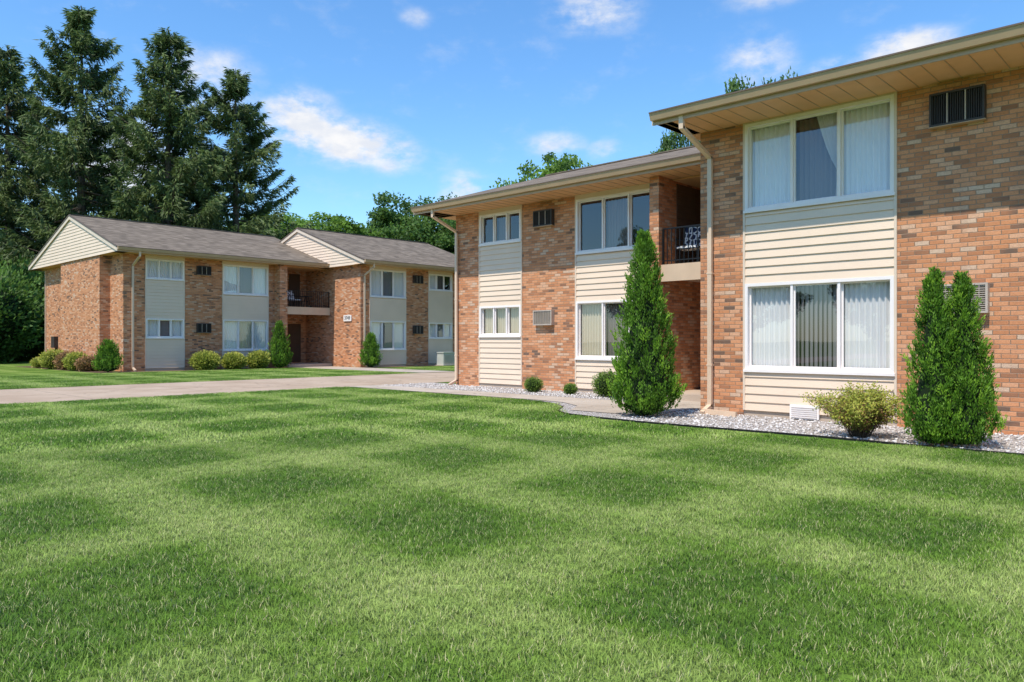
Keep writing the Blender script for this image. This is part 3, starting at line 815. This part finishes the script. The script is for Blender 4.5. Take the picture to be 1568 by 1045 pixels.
def thuja(name, tops, R0, loc, seed, plumes=620, leaf=.055, per=34):
    g = np.random.default_rng(seed); q = QM()
    for (ox, oy, H, rr) in tops:
        def prof(t): return R0 * rr * np.clip(t / .10, .0, 1) ** .35 * (1 - np.clip(t, 0, 1)) ** .80 * 1.10
        k = 14; rows = 16; V = []
        for i in range(rows + 1):
            t = i / rows
            for j in range(k):
                a = 2 * math.pi * j / k; r = prof(t * .97 + .005) * .70 * (1 + g.uniform(-.1, .1))
                V.append((ox + r * math.cos(a), oy + r * math.sin(a), .05 + H * .95 * t))
        F = [[i * k + j, i * k + (j + 1) % k, (i + 1) * k + (j + 1) % k, (i + 1) * k + j] for i in range(rows) for j in range(k)]
        q.add(np.array(V), np.array(F), 0, np.full(len(V), .5))
        n = int(plumes * rr)
        for _ in range(n):
            t = g.random() ** 1.35 * .99; a = g.uniform(0, 2 * math.pi)
            r = prof(t) * (g.uniform(.70, 1.06) + .12 * math.sin(a * 4 + t * 17 + seed) + .07 * math.sin(a * 9 - t * 30))
            o = np.array([math.cos(a), math.sin(a), 0])
            base = np.array([ox, oy, .03 + H * t]) + o * r
            ax = np.array([0, 0, 1.]) + o * g.uniform(.0, .5) + g.normal(0, .13, 3); ax /= np.linalg.norm(ax)
            tang = np.cross(o, [0, 0, 1.]); pl = .2 * (leaf / .055) * (1.1 if t < .9 else .8)
            u = g.random(per); v = g.normal(0, .32, per) * (1.05 - u * .7)
            fan = tang * math.cos(g.uniform(-1, 1)) + o * g.uniform(-.7, .7)
            c = base + ax * (u * pl)[:, None] + fan * (v * pl * .7)[:, None] + g.normal(0, .008, (per, 3))
            D = ax[None] + fan[None] * (v * 1.6)[:, None] + g.normal(0, .15, (per, 3))
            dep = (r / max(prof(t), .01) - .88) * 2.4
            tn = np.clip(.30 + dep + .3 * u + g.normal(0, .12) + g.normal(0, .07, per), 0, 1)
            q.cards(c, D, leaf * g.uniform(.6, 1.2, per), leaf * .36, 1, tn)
    q.tube([(0, 0, 0), (0, 0, .3)], [.05, .04], 2, 6)
    inst(name, q.mesh(name, ['core', 'thuja', 'bark']), loc)
thuja('arborvitae_tree', [(0, 0, 3.18, 1.)], .57, (11.55, 7.70, 0), 5, 1100)
thuja('arborvitae_tree', [(-.08, .15, 2.17, .86), (.08, -.13, 2.10, .98)], .38, (10.95, 2.68, 0), 6, 750, .045)
thuja('arborvitae_tree', [(0, 0, 2.1, 1.)], .46, (19.6, 34.5, 0), 7, 420, .09, 20)
thuja('arborvitae_tree', [(0, 0, 1.5, 1.)], .42, (23.2, 31.9, 0), 8, 350, .09, 20)
thuja('arborvitae_tree', [(0, 0, 1.15, 1.)], .50, (11.9, 35.3, 0), 9, 350, .09, 20)

# barberry / spirea near the wall
def spirea(loc):
    g = np.random.default_rng(77); q = QM()
    for i in range(190):
        a = g.uniform(0, 2 * math.pi); L = g.uniform(.42, .78); sp_ = g.uniform(.1, .98)
        o = np.array([math.cos(a), math.sin(a), 0]); p0 = o * g.uniform(0, .12)
        p1 = p0 + o * sp_ * L * .45 + [0, 0, L * .6]; p2 = p0 + o * sp_ * L * .95 + [0, 0, L * (1.02 - .35 * sp_)]
        q.tube([p0, p1, p2], [.005, .004, .002], 0, 3)
        n = 95; u = g.uniform(.30, 1.05, n)[:, None]
        c = (1 - u) ** 2 * p0 + 2 * u * (1 - u) * p1 + u ** 2 * p2 + g.normal(0, .035, (n, 3))
        low = (u[:, 0] < .72); c[:, 2] = np.maximum(c[:, 2], .03)
        D = g.normal(size=(n, 3)) + o * .5 + [0, 0, .5]
        tn = np.clip(.2 + .75 * u[:, 0] + g.normal(0, .15) - .15 + g.normal(0, .1, n), 0, 1)
        mk = (low & (g.random(n) < .65)) | (g.random(n) < .12)
        q.cards(c[~mk], D[~mk], .035, .02, 1, tn[~mk])
        if mk.any(): q.cards(c[mk], D[mk], .03, .018, 2, tn[mk])
    inst('spirea_bush', q.mesh('spirea', ['bark', 'gold', 'red']), loc, 0, 1.0)
spirea((11.15, 3.85, 0))

# ------------------------------------------------------------------ world
elev = R(60)
to_sun = Vector((-math.cos(elev) * .998, -math.cos(elev) * .06, math.sin(elev))).normalized()
w = bpy.data.worlds.new("World"); scene.world = w; w.use_nodes = True
t = NT(w.node_tree); t.n.clear()
out = t.add('ShaderNodeOutputWorld'); bg = t.add('ShaderNodeBackground'); bg.inputs['Strength'].default_value = .15
sky = t.add('ShaderNodeTexSky', sky_type='NISHITA'); sky.sun_disc = False; sky.sun_elevation = elev
sky.sun_rotation = math.atan2(to_sun.x, to_sun.y); sky.altitude = 100; sky.air_density = 1.2; sky.dust_density = .3; sky.ozone_density = 3.0
tc = t.add('ShaderNodeTexCoord').outputs['Generated']
nv = t.add('ShaderNodeVectorMath', operation='NORMALIZE'); t.put(nv.inputs[0], tc)
x, y, z = t.xyz(nv.outputs[0])[:3]
az = t.m('MULTIPLY', t.m('ARCTAN2', x, y), 180 / math.pi); el = t.m('MULTIPLY', t.m('ARCSINE', z), 180 / math.pi)
ae = t.comb(az, el)
mask = None
for (a0, e0, ra, re, amp) in ((34.6, 14.2, 5.2, 2.3, 1.2), (31.0, 15.3, 4.0, 3.0, 1.2), (37.5, 13.6, 3.4, 2.0, .85), (43.3, 11.0, 3.2, 2.0, 1.), (49.7, 14.3, 3.6, 1.4, .66), (53.6, 13.9, 2.6, 1.1, .6),
                              (52.6, 23.2, 5.2, 2.2, .75), (64.3, 19.2, 4.0, 3.2, .62), (73.9, 18.7, 4.2, 1.9, .95), (69.8, 17.8, 3.6, 1.6, .8), (39.3, 22.8, 2.0, 1.2, .45),
                              (64.7, 23., 4, 1.2, .5), (25.0, 17.5, 5, 3, .72), (19, 12.0, 8, 4, .85), (-75, 18, 18, 6, .9)):
    s1 = t.add('ShaderNodeVectorMath', operation='SUBTRACT'); t.put(s1.inputs[0], ae); s1.inputs[1].default_value = (a0, e0, 0)
    s2 = t.add('ShaderNodeVectorMath', operation='DIVIDE'); t.put(s2.inputs[0], s1.outputs[0]); s2.inputs[1].default_value = (ra, re, 1)
    s3 = t.add('ShaderNodeVectorMath', operation='LENGTH'); t.put(s3.inputs[0], s2.outputs[0])
    mk = t.smooth(s3.outputs['Value'], 0., 1.25, amp, 0.)
    mask = mk if mask is None else t.m('MAXIMUM', mask, mk)
sc = t.add('ShaderNodeVectorMath', operation='MULTIPLY'); t.put(sc.inputs[0], ae); sc.inputs[1].default_value = (.28, .5, 1)
nz = t.noise(sc.outputs[0], 1., 7, .6)
dens = t.m('MULTIPLY', mask, t.m('ADD', .44, t.m('MULTIPLY', t.m('SUBTRACT', nz, .42), 3.0)))
dens = t.smooth(dens, .06, .85)
thin = t.m('MULTIPLY', t.smooth(nz, .5, .85, 0., .2), t.smooth(el, 2., 12.))
dens = t.m('MAXIMUM', dens, thin)
hs = t.add('ShaderNodeHueSaturation'); hs.inputs['Saturation'].default_value = 1.15; hs.inputs['Value'].default_value = 1.42; t.l.new(sky.outputs[0], hs.inputs['Color'])
tint = t.mix(1., hs.outputs[0], (.76, .93, 1.05), 'MULTIPLY')
shade = t.smooth(t.noise(sc.outputs[0], 2.3, 4), .35, .7)
cc = t.mix(shade, (5.3, 5.6, 6.2), (6.5, 6.5, 6.6))
t.put(bg.inputs[0], t.mix(dens, tint, cc)); t.l.new(bg.outputs[0], out.inputs[0])

L = bpy.data.lights.new('sun', 'SUN'); L.energy = 4.8; L.angle = R(.5); L.color = (1, .95, .85)
lo = bpy.data.objects.new('sun', L); lo.rotation_euler = to_sun.to_track_quat('Z', 'Y').to_euler(); lo.location = (-20, -5, 40); COL.objects.link(lo)

cam = bpy.data.cameras.new('camera'); cam.lens = 26.86; cam.sensor_width = 36; cam.clip_end = 2000; cam.clip_start = .05
co = bpy.data.objects.new('camera', cam); co.location = (0, 0, 1.36); co.rotation_euler = (R(90), 0, R(-46.5)); COL.objects.link(co)
scene.camera = co
